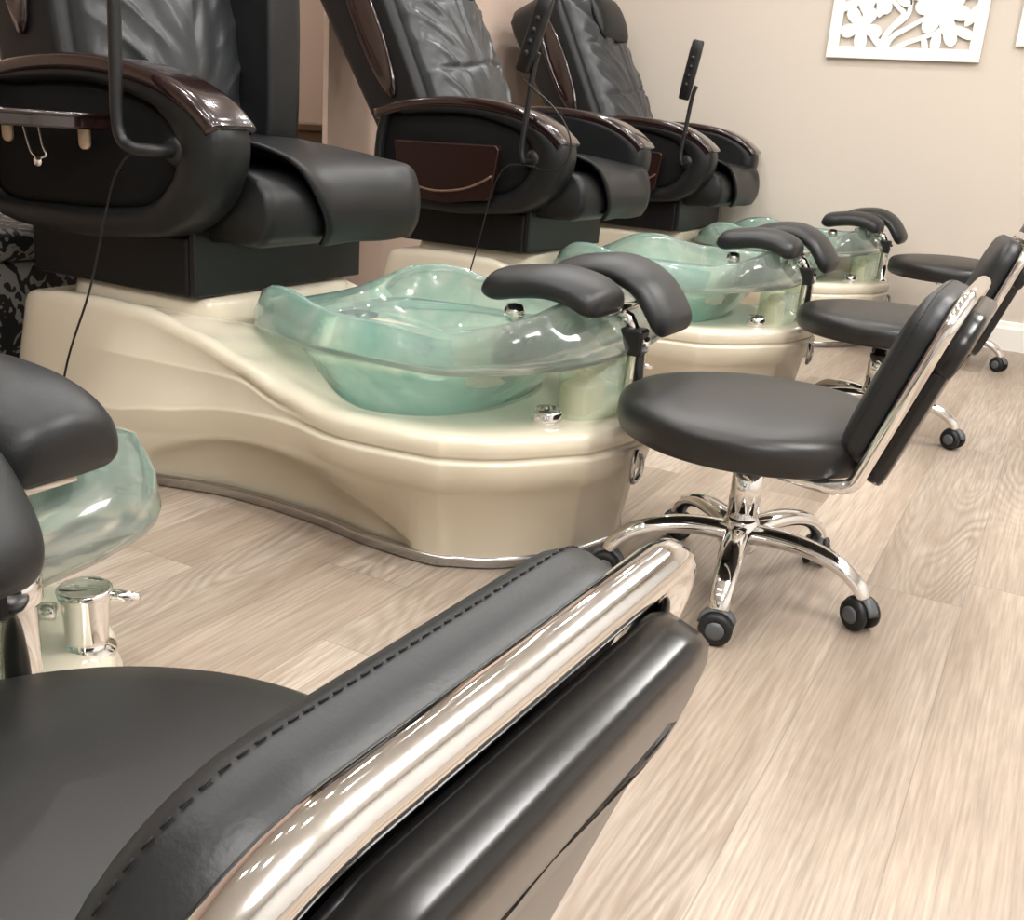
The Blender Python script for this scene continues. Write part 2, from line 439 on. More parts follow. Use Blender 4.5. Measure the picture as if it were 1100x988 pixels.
def tub_shell():
    rings = [[] for _ in range(24)]
    for i in range(NU):
        T, B = top[i], bot[i]
        t = (top[(i+1) % NU] - top[i-1]).normalized(); nrm = Vector((t.y, -t.x, 0))
        if nrm.dot(T - Vector((-1.6, 0, 0))) < 0: nrm = -nrm
        x = T.x; zt = interp(ZT, x); r2 = interp(R2, x); side = 1 if abs(T.y) > .02 else 1
        wa = 1.7 * smooth(.1, .2, abs(T.y)) * (smooth(-2.14, -2.0, x) * (1 - smooth(-1.27, -1.2, x)))
        za = arch_z(x)
        w3 = smooth(-1.62, -1.2, x); r3 = r2 - .072
        w1 = 1 - smooth(-1.66, -1.5, x); w1 *= smooth(-2.3, -2.0, x); r1 = min(.352, zt - .05)
        w2 = smooth(-2.35, -2.0, x)
        r3 = max(r3, za + .012); r2 = max(r2, r3 + .02); r1 = min(max(r1, r2 + .016), max(zt - .05, r2 + .015))
        lev = [(.0, -.012*wa), (.024, -.012*wa), (za - .006, -.012*wa), (za + .004, .0), (r3 - .006, -.006*w3), (r3 + .006, .011*w3),
               (r2 - .005, .015*w2), (r2 + .003, .012*w2), (r2 + .010, -.003*w2), (r1 - .005, .004*w1), (r1 + .003, .002*w1), (r1 + .009, -.008*w1),
               (max(zt - .035, r1 + .013), .0), (zt - .017, -.003), (zt - .006, -.011), (zt, -.026)]
        for k, (z, off) in enumerate(lev):
            f = min(1, max(0, z / max(zt, .01)))
            f2 = f ** .85
            p = B.lerp(T, f2) + nrm * off
            rings[k].append((p.x, YC + p.y, z))
        # deck: lip, then slope to the bowl opening
        ang = atan2(T.y, T.x - OC[0]); O = opening(ang)
        back = 1 - smooth(-1.95, -1.62, x)
        P0 = T + nrm * -.030
        for k, s in enumerate((.10, .28, .5, .75, .93, 1.0)):
            p = P0.lerp(O, s)
            zo = lerp(.326, .425, smooth(-.05, .95, -cos(ang))); zfront = lerp(zt + .002, zo, smooth(.1, 1.0, s))
            zback = lerp(zt - .02, zo, smooth(.3, 1.0, s))
            rings[16 + k].append((p.x, YC + p.y, lerp(zfront, zback, back)))
        O2 = opening(ang, .985); rings[22].append((O2.x, YC + O2.y, zo - .018)); rings[23].append((O2.x, YC + O2.y, .10))
    return loft(rings, True, False)

RIMC = (-1.335, 0)
def rim(ang, s=1.0):
    a = (.44 if cos(ang) > 0 else .555) * s; b = .405 * s; e = 3.6 if cos(ang) > 0 else 2.7
    c, q = cos(ang), sin(ang)
    r = (abs(c/a)**e + abs(q/b)**e) ** (-1/e)
    return Vector((RIMC[0] + r*c, r*q, 0))
def bowl():
    n = 260; rings = [[] for _ in range(22)]
    ctr0 = Vector((OC[0], 0, 0))
    for i in range(n):
        a = 2*pi*i/n; c = cos(a)
        u = RIMC[0] + .47*c
        # crest and lower-edge heights round the rim
        back = smooth(.55, 1, -c)
        zc = .558 + .070*smooth(.35, .95, c) + .032*exp(-((c + .66)/.2)**2) - .06*smooth(.76, 1, -c)
        zb = .462 + .035*smooth(.3, .9, c) - .02*smooth(.8, 1, -c)
        R = rim(a); ang2 = atan2(R.y, R.x - OC[0])
        O = opening(ang2, .955)
        ci = .15*smooth(.62, .98, c); R1 = ctr0.lerp(R, 1 - ci)
        def ring(k, p, z): rings[k].append((p.x, YC + p.y, z))
        ctr = Vector((OC[0], 0, 0))
        # inner surface
        ring(0, ctr.lerp(O, .05), .175); ring(1, ctr.lerp(O, .55), .18); ring(2, ctr.lerp(O, .74), .195); ring(3, ctr.lerp(O, .85), .25)
        ring(4, ctr.lerp(O, .90), .33); ring(5, O.lerp(R1, .30), .41); ring(6, O.lerp(R1, .58), zc - .085); ring(7, O.lerp(R1, .78), zc - .03)
        ring(8, O.lerp(R1, .86), zc - .006); ring(9, O.lerp(R1, .92), zc)
        # rolled lip
        ring(10, R + (R - ctr)*(0 - ci), zc - .008); ring(11, R + (R-ctr)*(.022 - ci*.85), zc - .035); ring(12, R + (R-ctr)*(.034 - ci*.42), (zc + zb)/2)
        ring(13, R + (R-ctr)*.034, zb + .016); ring(14, R + (R-ctr)*.026, zb + .002); ring(15, R + (R-ctr)*.012, zb - .002)
        # underside and outer wall
        ring(16, R + (R-ctr)*.004, zb + .010); ring(17, O.lerp(R, .70), zb + .01); ring(18, O.lerp(R, .35), max(.395, zb - .05))
        ring(19, ctr.lerp(O, .99), .315); ring(20, ctr.lerp(O, .90), .20); ring(21, ctr.lerp(O, .70), .15)
    return loft(rings, True, True)

def pad(path, w0, w1, th, name, parent, dome=.012, drop=0):
    """upholstered pad swept along path (x, z), spanning w0..w1 in y, with rounded ends"""
    C = catmull([(x, 0, z) for x, z in path], 10); m = len(C); rings = []
    L = [0]
    for a, b in zip(C, C[1:]): L.append(L[-1] + (b - a).length)
    tot = L[-1]
    # half-circle end caps: extra rings shrinking in thickness
    for i, p in enumerate(C):
        t = (C[min(i+1, m-1)] - C[max(i-1, 0)]).normalized(); up = Vector((-t.z, 0, t.x))
        if up.z < 0: up = -up
        s = L[i]; e = min(s, tot - s); rr = .036
        k = 1 if e > rr else max(.35, math.sqrt(max(0.02, 1 - (1 - e/rr)**2)))
        kw = 1 if e > .075 else .70 + .30*math.sqrt(max(0, 1 - (1 - e/.075)**2))
        wc = (w0 + w1)/2; hw = (w1 - w0)/2 * kw
        ring = []
        for q in range(28):
            a = 2*pi*q/28; ca, sa = cos(a), sin(a)
            yy = hw * abs(ca)**.55 * (1 if ca > 0 else -1)
            hh = th/2 * abs(sa)**.75 * (1 if sa > 0 else -1) * k
            if sa > 0: hh += dome * (1 - (yy/hw)**2) * k
            ring.append(tuple(p + up * hh + Vector((0, YC + wc + yy, 0))))
        rings.append(ring)
    return mk(name, loft(rings, True, True), M['leather'], parent)

def make_tub(label, mir=1, ddy=0, swing=0):
    r = empty('pedicure_tub', (-1.6, YC, 0), label, 'foot spa tub', 'cream foot spa tubs with green bowls')
    mk('shell', tub_shell(), M['gelcoat'], r)
    # raised pedestal under the seat
    ped = [(x, y) for x, y in rrect(-2.50, -1.93, -.33, .33, .10, .10, 6)]
    rg = []
    for z, d in ((.30, -.02), (.47, 0), (.495, .006), (.508, .02)):
        rg.append([(lerp(x, -2.18, d*1.6), YC + y*(1 - d*1.6), z) for x, y in ped])
    mk('seat_pedestal', loft(rg), M['gelcoat'], r)
    b = mk('bowl', bowl(), M['resin'], r); b['label'] = 'translucent sea-green resin bowl'
    for dx, dy in ((-.06, -.05), (-.06, .05)):
        mk('jet_cover', lathe([(0, 0), (.028, 0), (.030, .008), (.02, .014), (0, .015)], (OC[0] + dx, YC + dy, .184), 20), M['grey_plastic'], r)
    # kick strip at the floor
    strip = []
    for off, z in ((-.004, .002), (.012, .002), (.016, .008), (.012, .015), (.016, .022), (.010, .030), (-.004, .030)):
        ring = []
        for i in range(NU):
            t = (bot[(i+1) % NU] - bot[i-1]).normalized(); nn = Vector((t.y, -t.x, 0))
            if nn.dot(bot[i] - Vector((-1.6, 0, 0))) < 0: nn = -nn
            p = bot[i] + nn*off; ring.append((p.x, YC + p.y, z))
        strip.append(ring)
    o = mk('kick_strip', loft(strip, False, False), M['steel'], r); o['label'] = 'metal kick strip'
    # chrome knob on the near side of the deck
    k = mk('drain_knob', lathe([(.036, .334), (.038, .352), (.036, .372), (.030, .380), (.028, .376), (.012, .378), (.010, .384), (0, .386)], (-.995, YC - .205, 0), 28), M['chrome'], r)
    k['label'] = 'round chrome knob'
    # mixer tap on the far side of the deck
    mx = mk('mixer_tap', lathe([(.033, .335), (.034, .343), (.025, .347), (.0255, .360), (.029, .408), (.033, .418), (.033, .424), (.029, .427), (.028, .425), (0, .425)], (-.975, YC + .235, 0), 32), M['chrome'], r)
    mx['label'] = 'chrome mixer tap'
    mk('lever', tube([(-.962, YC + .250, .416), (-.945, YC + .262, .413), (-.925, YC + .275, .409)], [.008, .007, .007], 10), M['chrome'], mx)
    mk('diverter', lathe([(0, 0), (.010, 0), (.012, .006), (.011, .026), (0, .028)], (-.998, YC + .212, .395), 14, (-.8, -.6, 0)), M['chrome'], mx)
    # beige pump housing under the clear front lip
    mk('pump_housing', join(box(-1.02, -.945, YC - .10, YC + .02, .33, .42), box(-1.0, -.955, YC - .07, YC - .01, .40, .445)), M['beige_plastic'], r, bevel=.012)
    nk = []
    for z, k in ((.338, 1.0), (.345, 1.0), (.40, .97), (.50, .93)):
        nk.append([(-.965 + .075*cos(a)*k, YC - .02 + .135*sin(a)*k, z) for a in [2*pi*q/40 for q in range(40)]])
    for z, k in ((.50, .87), (.40, .91), (.338, .94)):
        nk.append([(-.965 + .075*cos(a)*k, YC - .02 + .135*sin(a)*k, z) for a in [2*pi*q/40 for q in range(40)]])
    mk('clear_neck', loft(nk, False, False), M['clear'], r)['label'] = 'clear resin neck'
    mk('badge', tube([(-.803 + .006*abs(cos(a)), YC - .10 + .030*cos(a), .25 + .038*sin(a)) for a in [2*pi*q/24 for q in range(24)]], .007, 8, True), M['steel'], r)
    # footrest
    fy = YC + ddy
    post = join(lathe([(.034, .336), (.034, .352), (.024, .358), (.024, .50), (.030, .505), (.030, .54), (0, .545)], (-.872, fy + .01, 0), 20),
                tube([(-.872, fy + .01, .53), (-.90, fy + .01, .58), (-.96, fy + .005, .605)], .016, 10),
                box(-1.03, -.90, fy - .12, fy + .12, .598, .612))
    ps = mk('footrest_post', post, M['chrome'], r); ps['label'] = 'chrome footrest post'
    mk('bracket', box(-.91, -.85, fy - .025, fy + .03, .495, .56), M['black_plastic'], ps, bevel=.008)
    A = pad([(-1.19, .630), (-1.12, .647), (-1.03, .658), (-.95, .646), (-.895, .612)], min(-mir*(.24 if mir > 0 else .19), -mir*.025) + ddy, max(-mir*(.24 if mir > 0 else .19), -mir*.025) + ddy, .062, 'near_pad' if mir > 0 else 'far_pad', ps, dome=.014 if mir > 0 else .03)
    B = pad([(-1.13, .645), (-1.05, .674), (-.96, .682), (-.885, .652), (-.835, .592), (-.812, .545)], min(mir*-.02, mir*.215) + ddy, max(mir*-.02, mir*.215) + ddy, .050, 'far_pad' if mir > 0 else 'near_pad', ps)
    # small chrome nozzle on the inner rim under the pads
    mk('nozzle', lathe([(.0, 0), (.020, .002), (.026, .016), (.026, .03), (.018, .042), (0, .045)], (-1.135, fy - .14, .555), 18), M['chrome'], ps)
    return r

tub2 = make_tub('cream tub with sea-green bowl seen whole in front of the nearest recliner')
tub3 = dup(tub2, (-1.6, 4.08, 0), None, 'second cream tub from the beige end wall, partly behind the nearest footrest')
tub4 = dup(tub2, (-1.6, 5.885, 0), None, 'cream tub closest to the beige end wall')
tub1 = make_tub('cream tub cut off at the left edge with large chrome tap', -1, .055)
tub1.location = (-1.6, .54, 0)

# ------------------------------------------------------------------ recliner chairs
CY = 2.325          # chair centre line in prototype coordinates
def resample(poly, n):
    P = [Vector((*p, 0)) for p in poly]; m = len(P); L = [0]
    for i in range(m): L.append(L[-1] + (P[(i+1) % m] - P[i]).length)
    out = []; j = 0
    for k in range(n):
        s = L[-1]*k/n
        while L[j+1] < s: j += 1
        t = (s - L[j]) / max(L[j+1] - L[j], 1e-9)
        p = P[j % m].lerp(P[(j+1) % m], t); out.append((p.x, p.y))
    return out
ARM_OUT = [(-2.64, .70), (-2.35, .648), (-2.04, .667), (-1.945, .692), (-1.855, .756), (-1.808, .836), (-1.795, .90), (-1.81, .955), (-1.87, 1.0), (-1.99, 1.043), (-2.144, 1.066), (-2.31, 1.070), (-2.50, 1.052), (-2.64, 1.01)]
ARM_IN = [(-2.60, .745), (-2.35, .722), (-2.10, .738), (-2.01, .764), (-1.955, .820), (-1.940, .862), (-1.938, .90), (-1.955, .935), (-1.985, .962), (-2.03, .988), (-2.18, 1.020), (-2.31, 1.024), (-2.50, 1.012), (-2.60, .99)]
CAP = [(-2.66, 1.018), (-2.5, 1.062), (-2.31, 1.082), (-2.144, 1.078), (-1.99, 1.054), (-1.88, 1.010), (-1.815, .965), (-1.797, .945)]
def arm_mesh(y_out, y_in):
    """y_out is the outer face"""
    sg = 1 if y_out < y_in else -1
    n = 90
    O = [(p.x, p.y) for p in catmull([(a, b, 0) for a, b in ARM_OUT], 7, True)]; I = [(p.x, p.y) for p in catmull([(a, b, 0) for a, b in ARM_IN], 7, True)]
    n = len(O)
    def r(t, d): return [(lerp(o[0], i[0], t), y_out + sg*d, lerp(o[1], i[1], t)) for o, i in zip(O, I)]
    w = abs(y_in - y_out)
    rings = [r(.45, w), r(.15, w), r(0, w - .02), r(0, .03), r(.12, .012), r(.45, .0), r(.8, .006), r(.97, .028), r(1.0, .034)]
    return loft(rings, True, False), [r(1.0, .034), r(1.02, .030), r(1.25, .026)]
def cap_mesh(y0, y1):
    P = catmull([(x, 0, z) for x, z in CAP], 6); rings = []
    for i, p in enumerate(P):
        t = (P[min(i+1, len(P)-1)] - P[max(i-1, 0)]).normalized(); up = Vector((-t.z, 0, t.x))
        if up.z < 0 and up.x < 0: up = -up
        ring = []
        for yy, h in ((y0, -.030), (y0 - .006, -.02), (y0 - .006, .002), (y0 + .004, .010), (y0 + .02, .013), (y1 - .02, .013), (y1 - .004, .010), (y1 + .006, .002), (y1 + .006, -.02), (y1, -.030)):
            q = p + up*h; ring.append((q.x, yy, q.z))
        rings.append(ring)
    return loft(rings)
def xform(vf, fn): return [fn(Vector(v)) for v in vf[0]], vf[1]

def make_chair(label, lean, raised=False, tray_up=False, seed=1, remote_tip=None):
    r = empty('recliner', (-2.2, CY, .508), label, 'pedicure chair', 'black massage recliners above the tubs')
    # base box
    mk('skirt', box(-2.58, -1.985, CY - .375, CY + .335, .512, .672), M['skirt'], r, bevel=.012)
    mk('skirt_front', box(-1.986, -1.962, CY - .37, CY + .335, .516, .69), M['chair_leather'], r, bevel=.006)
    # seat cushion with rounded front roll
    prof = [(-2.52, .66), (-1.90, .655), (-1.815, .658), (-1.775, .685), (-1.762, .74), (-1.775, .80), (-1.815, .838), (-1.90, .852), (-2.20, .885), (-2.52, .90)]
    PR = [(p.x, p.y) for p in catmull([(a, b, 0) for a, b in prof], 4, True)]
    cx, cz = -2.1, .76
    rings = []
    for y, k in ((CY - .318, .86), (CY - .31, .95), (CY - .285, 1), (CY + .285, 1), (CY + .31, .95), (CY + .318, .86)):
        rings.append([(cx + (x - cx)*lerp(1, k, .35), y, cz + (z - cz)*k) for x, z in PR])
    seat = mk('seat', loft(rings), M['chair_leather'], r)
    # leather flap laid over the front roll
    fl = [(-2.34, .912), (-2.2, .902), (-2.05, .890), (-1.92, .876), (-1.83, .858), (-1.775, .825), (-1.748, .77), (-1.75, .71), (-1.775, .664)]
    FP = catmull([(x, 0, z) for x, z in fl], 5); m = len(FP)
    rows = []
    for j in range(17):
        v = j/16; row = []
        for i, p in enumerate(FP):
            u = i/(m - 1)
            y = lerp(CY - .275 + .17*smooth(.35, .95, u), CY + .318, v)
            lift = .035*exp(-(v/.12)**2)*smooth(.2, .45, u)*(1 - smooth(.55, .8, u)) + .022*exp(-((1 - v)/.1)**2)*exp(-((u - .62)/.12)**2)
            wv = .004*sin(9*v + 5*u)
            row.append((p.x + lift*.3, y, p.z + lift + wv*.6))
        rows.append(row)
    fo = mk('seat_flap', loft(rows, False, False, False), M['chair_leather'], seat)
    sm = fo.modifiers.new('thick', 'SOLIDIFY'); sm.thickness = .012; sm.offset = 1
    # arms
    for side in (-1, 1):
        yo, yi = (CY - .475, CY - .325) if side < 0 else (CY + .475, CY + .325)
        body, inner = arm_mesh(yo, yi)
        cap = cap_mesh(min(yo, yi) + .004, max(yo, yi) - .004)
        panel = loft(inner, False, True)
        fn = lambda v: v
        if raised and side > 0:
            pv = Vector((-2.45, 0, .90)); ca, sa = cos(radians(92)), sin(radians(92))
            def fn(v):
                d = v - Vector((-2.62, 0, .86)); q = Vector((-d.z*1.0, 0, d.x))
                w = Vector((-2.41, v.y - .13, .88)) + Vector((q.x*.62, 0, q.z)); w.x = -2.205 + (w.x + 2.28)*.9; return w
        a = mk('armrest', xform(body, fn), M['chair_leather'], r)
        mk('arm_cap', xform(cap, fn), M['wood'], a)['label'] = 'glossy dark wood arm cap'
        mk('side_panel', xform(panel, fn), M['panel'], a)
    # backrest
    U = Vector((-sin(radians(lean)), 0, cos(radians(lean)))); Nn = Vector((U.z, 0, -U.x))
    B0 = Vector((-2.40, CY, .86))
    hgt = 1.02
    def bp(u, y, n): return B0 + U*u + Nn*n + Vector((0, y, 0))
    rings = []
    for k in range(15):
        u = hgt*k/14; hw = .365; th = .24 + .10*u
        end = 1 - .35*smooth(.9, 1, k/14)
        ring = []
        for yy, n in [(a, b) for a, b in rrect(-hw*end, hw*end, -th, .015, .05, .04, 5)]:
            ring.append(tuple(bp(u, yy, n)))
        rings.append(ring)
    shell = mk('back_shell', loft(rings), M['chair_leather'], r)
    rn = random.Random(seed)
    W = [(rn.uniform(5, 16), rn.uniform(-1.3, 1.3), rn.uniform(0, 6)) for _ in range(6)]
    NUv, NVv = 110, 140; rows = []
    for j in range(NVv + 1):
        u = -.02 + .96*j/NVv; row = []
        for i in range(NUv + 1):
            v = -1 + 2*i/NUv; hw = .315
            e = max(0, 1 - v*v) ** .38
            eu = min(1, max(0, (.94 - u)/.06)) ** .5
            n = (.10 + .04*u)*e + .025*exp(-((u - .28)/.22)**2)*e
            p2 = Vector((v*.30*7, u*7, seed*3.1))
            # drapery folds sweeping down and in from the upper corners
            w = 0
            side_f = abs(v)
            ph = 30*(u - .34*side_f) + 2.2*noise.noise(p2*.45)
            amp = .028*smooth(.15, .75, side_f)*(.5 + .5*noise.noise(p2*.6 + Vector((5, 0, 0))))
            w += amp*(.55 - abs(sin(ph*.8))**.6)*1.6*e
            w += .010*noise.noise(Vector((v*2.2, u*5.5 - side_f*3, seed)))*e
            w += .004*noise.noise(Vector((v*6, u*14 - side_f*6, seed + 4)))*e
            w -= .012*exp(-((v)/.05)**2)*smooth(.1, .4, u)*e if seed != 1 else 0
            for us in ((.36, .66) if seed != 1 else (.45,)):
                w -= .012*exp(-((u - us - .02*sin(3*v))/.012)**2)*e
            row.append(tuple(bp(u, v*hw, (n + w)*eu + .004)))
        rows.append(row)
    mk('back_cushion', loft(rows, False, False, False), M['back_leather'], shell)
    # head pillow hanging near the top
    rg = []
    for k in range(9):
        t = k/8; u = .66 + .27*t; th = .052*math.sqrt(max(.01, 1 - (2*t - 1)**2)); ring = []
        for q in range(24):
            a = 2*pi*q/24
            ring.append(tuple(bp(u, .20*abs(cos(a))**.6*(1 if cos(a) > 0 else -1)*(.8 + .2*math.sqrt(max(0, 1 - (2*t-1)**2))), .118 + th*sin(a))))
        rg.append(ring)
    mk('head_pillow', loft(rg), M['chair_leather'], shell)
    # oval wood inlay on each side of the shell
    for side in (-1, 1):
        hw = .366
        ov = [(.62 + .32*sin(2*pi*q/28), -.115 + .060*cos(2*pi*q/28)) for q in range(28)]
        rgs = []
        for d, s in ((0, 1), (.012, 1), (.018, .86), (.010, .72), (.010, .3)):
            rgs.append([tuple(bp(.62 + (u - .62)*s, side*(hw + d), -.115 + (n + .115)*s)) for u, n in ov])
        mk('side_inlay', loft(rgs), M['wood'], shell)['label'] = 'oval dark wood inlay'
    # gooseneck for the remote on the near arm
    yo = CY - .475
    base = lathe([(0, -.012), (.036, -.010), (.040, .01), (.030, .026), (.016, .030), (0, .031)], (-1.925, yo + .030, .885), 22, (0, -1, 0))
    if raised:
        gp = [(-1.925, yo + .01, .885), (-1.935, yo - .045, .885), (-1.97, yo - .07, .886), (-2.01, yo - .07, .905), (-2.022, yo - .07, .96), (-2.022, yo - .068, 1.08), (-2.02, yo - .065, 1.24), (-2.01, yo - .065, 1.36)]
        gr = .016
    else:
        gp = [(-1.925, yo + .01, .875), (-1.93, yo - .035, .875), (-1.935, yo - .05, .888), (-1.94, yo - .05, .93), (-1.93, yo - .05, 1.05), (-1.915, yo - .05, 1.20), (-1.90, yo - .05, 1.26)]
        gr = .011
    g = mk('gooseneck', join(base, tube(catmull(gp, 6), gr, 12)), M['black_plastic'], r)
    # tray
    if tray_up:
        oval = [(-2.48 + .36*cos(t), -.30*max(0, sin(t))**.8) for t in [pi*q/20 for q in range(21)]]
        tr = mk('tray', prism(oval, lambda u, v, d: (u, yo - .005 + v, d), .918, .950), M['wood'], r, bevel=.006)
        mk('tray_edge', tube([(u, yo - .005 + v, .951) for u, v in oval], .006, 8), M['wood'], tr)
        for xx in (-2.50, -2.21):
            mk('hinge_tab', prism([(p[0] + xx, p[1] + .868) for p in rrect(-.017, .017, 0, .055, .016, .006, 5)], lambda u, v, d: (u, d, v), yo - .014, yo - .004), M['ivory'], tr)
        wp = [(-2.335, yo - .02, .925), (-2.30, yo - .03, .86), (-2.285, yo - .03, .842), (-2.26, yo - .03, .838), (-2.238, yo - .03, .846), (-2.25, yo - .03, .87), (-2.275, yo - .02, .925)]
        mk('wire_stay', join(tube([p - Vector((.09, 0, 0)) for p in catmull(wp, 5)], .0035, 8), lathe([(0, -.004), (.013, -.003), (.013, .008), (0, .009)], (-2.356, yo - .03, .828), 12, (0, -1, 0))), M['chrome'], tr)
    else:
        tp = [(x - .03, z) for x, z in [(-2.50, .915), (-2.03, .925), (-2.015, .91), (-2.04, .735), (-2.06, .715), (-2.12, .71), (-2.25, .690), (-2.40, .70), (-2.475, .745)]]
        tr = mk('tray', prism(tp, lambda u, v, d: (u, d, v), yo - .040, yo - .006), M['tray_wood'], r, bevel=.008)
        arc = [(x - .03, z) for x, z in [(-2.475, .785), (-2.42, .755), (-2.34, .737), (-2.26, .735), (-2.16, .752), (-2.08, .785), (-2.04, .81)]]
        mk('tray_edge', tube(catmull([(x, yo - .041, z) for x, z in arc], 5), .005, 8), M['gold'], tr)
    return r

ch2 = make_chair('nearest black recliner, far arm swung up and tray table folded out', 9, True, True, 1)
ch3 = make_chair('black recliner in the middle with folded wooden side tray fully visible', 27, False, False, 2)
ch3.location = (-2.2 + .055, CY + 1.75, .508)
ch4 = make_chair('black recliner nearest the beige end wall with thin remote stalk', 27, False, False, 3)
ch4.location = (-2.2 + .05, CY + 3.53, .508)

# remotes held by the goosenecks, with their cords
def remote(base, direction, ln, label, cord=None):
    d = Vector(direction).normalized(); b = Vector(base)
    r = empty('remote_control', base, label, 'remote control', 'black handset remotes on the chair stalks')
    s = d.cross(Vector((0, 1, 0))).normalized(); f = s.cross(d)
    rings = []
    for t, w, th in ((0, .022, .012), (.02, .027, .016), (.3, .030, .018), (.8, .031, .018), (.97, .029, .016), (1, .024, .012)):
        rings.append([tuple(b + d*(ln*t) + s*x + f*y) for x, y in rrect(-w, w, -th, th, th*.7, th*.7, 4)])
    mk('handset', loft(rings), M['black_plastic'], r)
    for k in range(4):
        c = b + d*(ln*(.25 + .15*k)) + f*(-.018 if f.y > 0 else .018)
        mk('button', lathe([(.010, 0), (.010, .003), (0, .004)], c, 12, (0, -1, 0)), M['rubber'], r)
    if cord: mk('cord', tube(catmull(cord, 6), .0032, 8), M['black_plastic'], r)
    return r
yo = CY - .475
remote((-2.005, yo - .07, 1.315), (.03, 0, 1), .24, 'remote at the upper left, only its lower end in view')
mk('cord', tube(catmull([(-1.965, yo - .055, .885), (-2.02, yo - .05, .862), (-2.075, yo - .045, .80), (-2.115, yo - .05, .68), (-2.17, yo - .055, .52), (-2.26, yo - .06, .33), (-2.32, yo - .05, .16), (-2.36, yo - .01, .05)], 6), .003, 8), M['black_plastic'], ch2)
y3 = yo + 1.75
remote((-1.895, y3 - .072, 1.19), (.32, 0, 1), .27, 'remote on the middle recliner, in front of the wall gap')
mk('cord', tube(catmull([(-1.905, y3 - .06, 1.175), (-1.85, y3 - .075, 1.14), (-1.765, y3 - .08, 1.085), (-1.70, y3 - .08, 1.02), (-1.672, y3 - .075, .95), (-1.70, y3 - .06, .875), (-1.78, y3 - .05, .852), (-1.86, y3 - .045, .862), (-1.95, y3 - .045, .85), (-2.0, y3 - .05, .76), (-2.04, y3 - .055, .58), (-2.10, y3 - .055, .35), (-2.14, y3 - .05, .2)], 6), .0032, 8), M['black_plastic'], ch3)
y4 = yo + 3.53
remote((-1.905, y4 - .066, 1.19), (.16, 0, 1), .29, 'remote standing alone against the beige end wall')

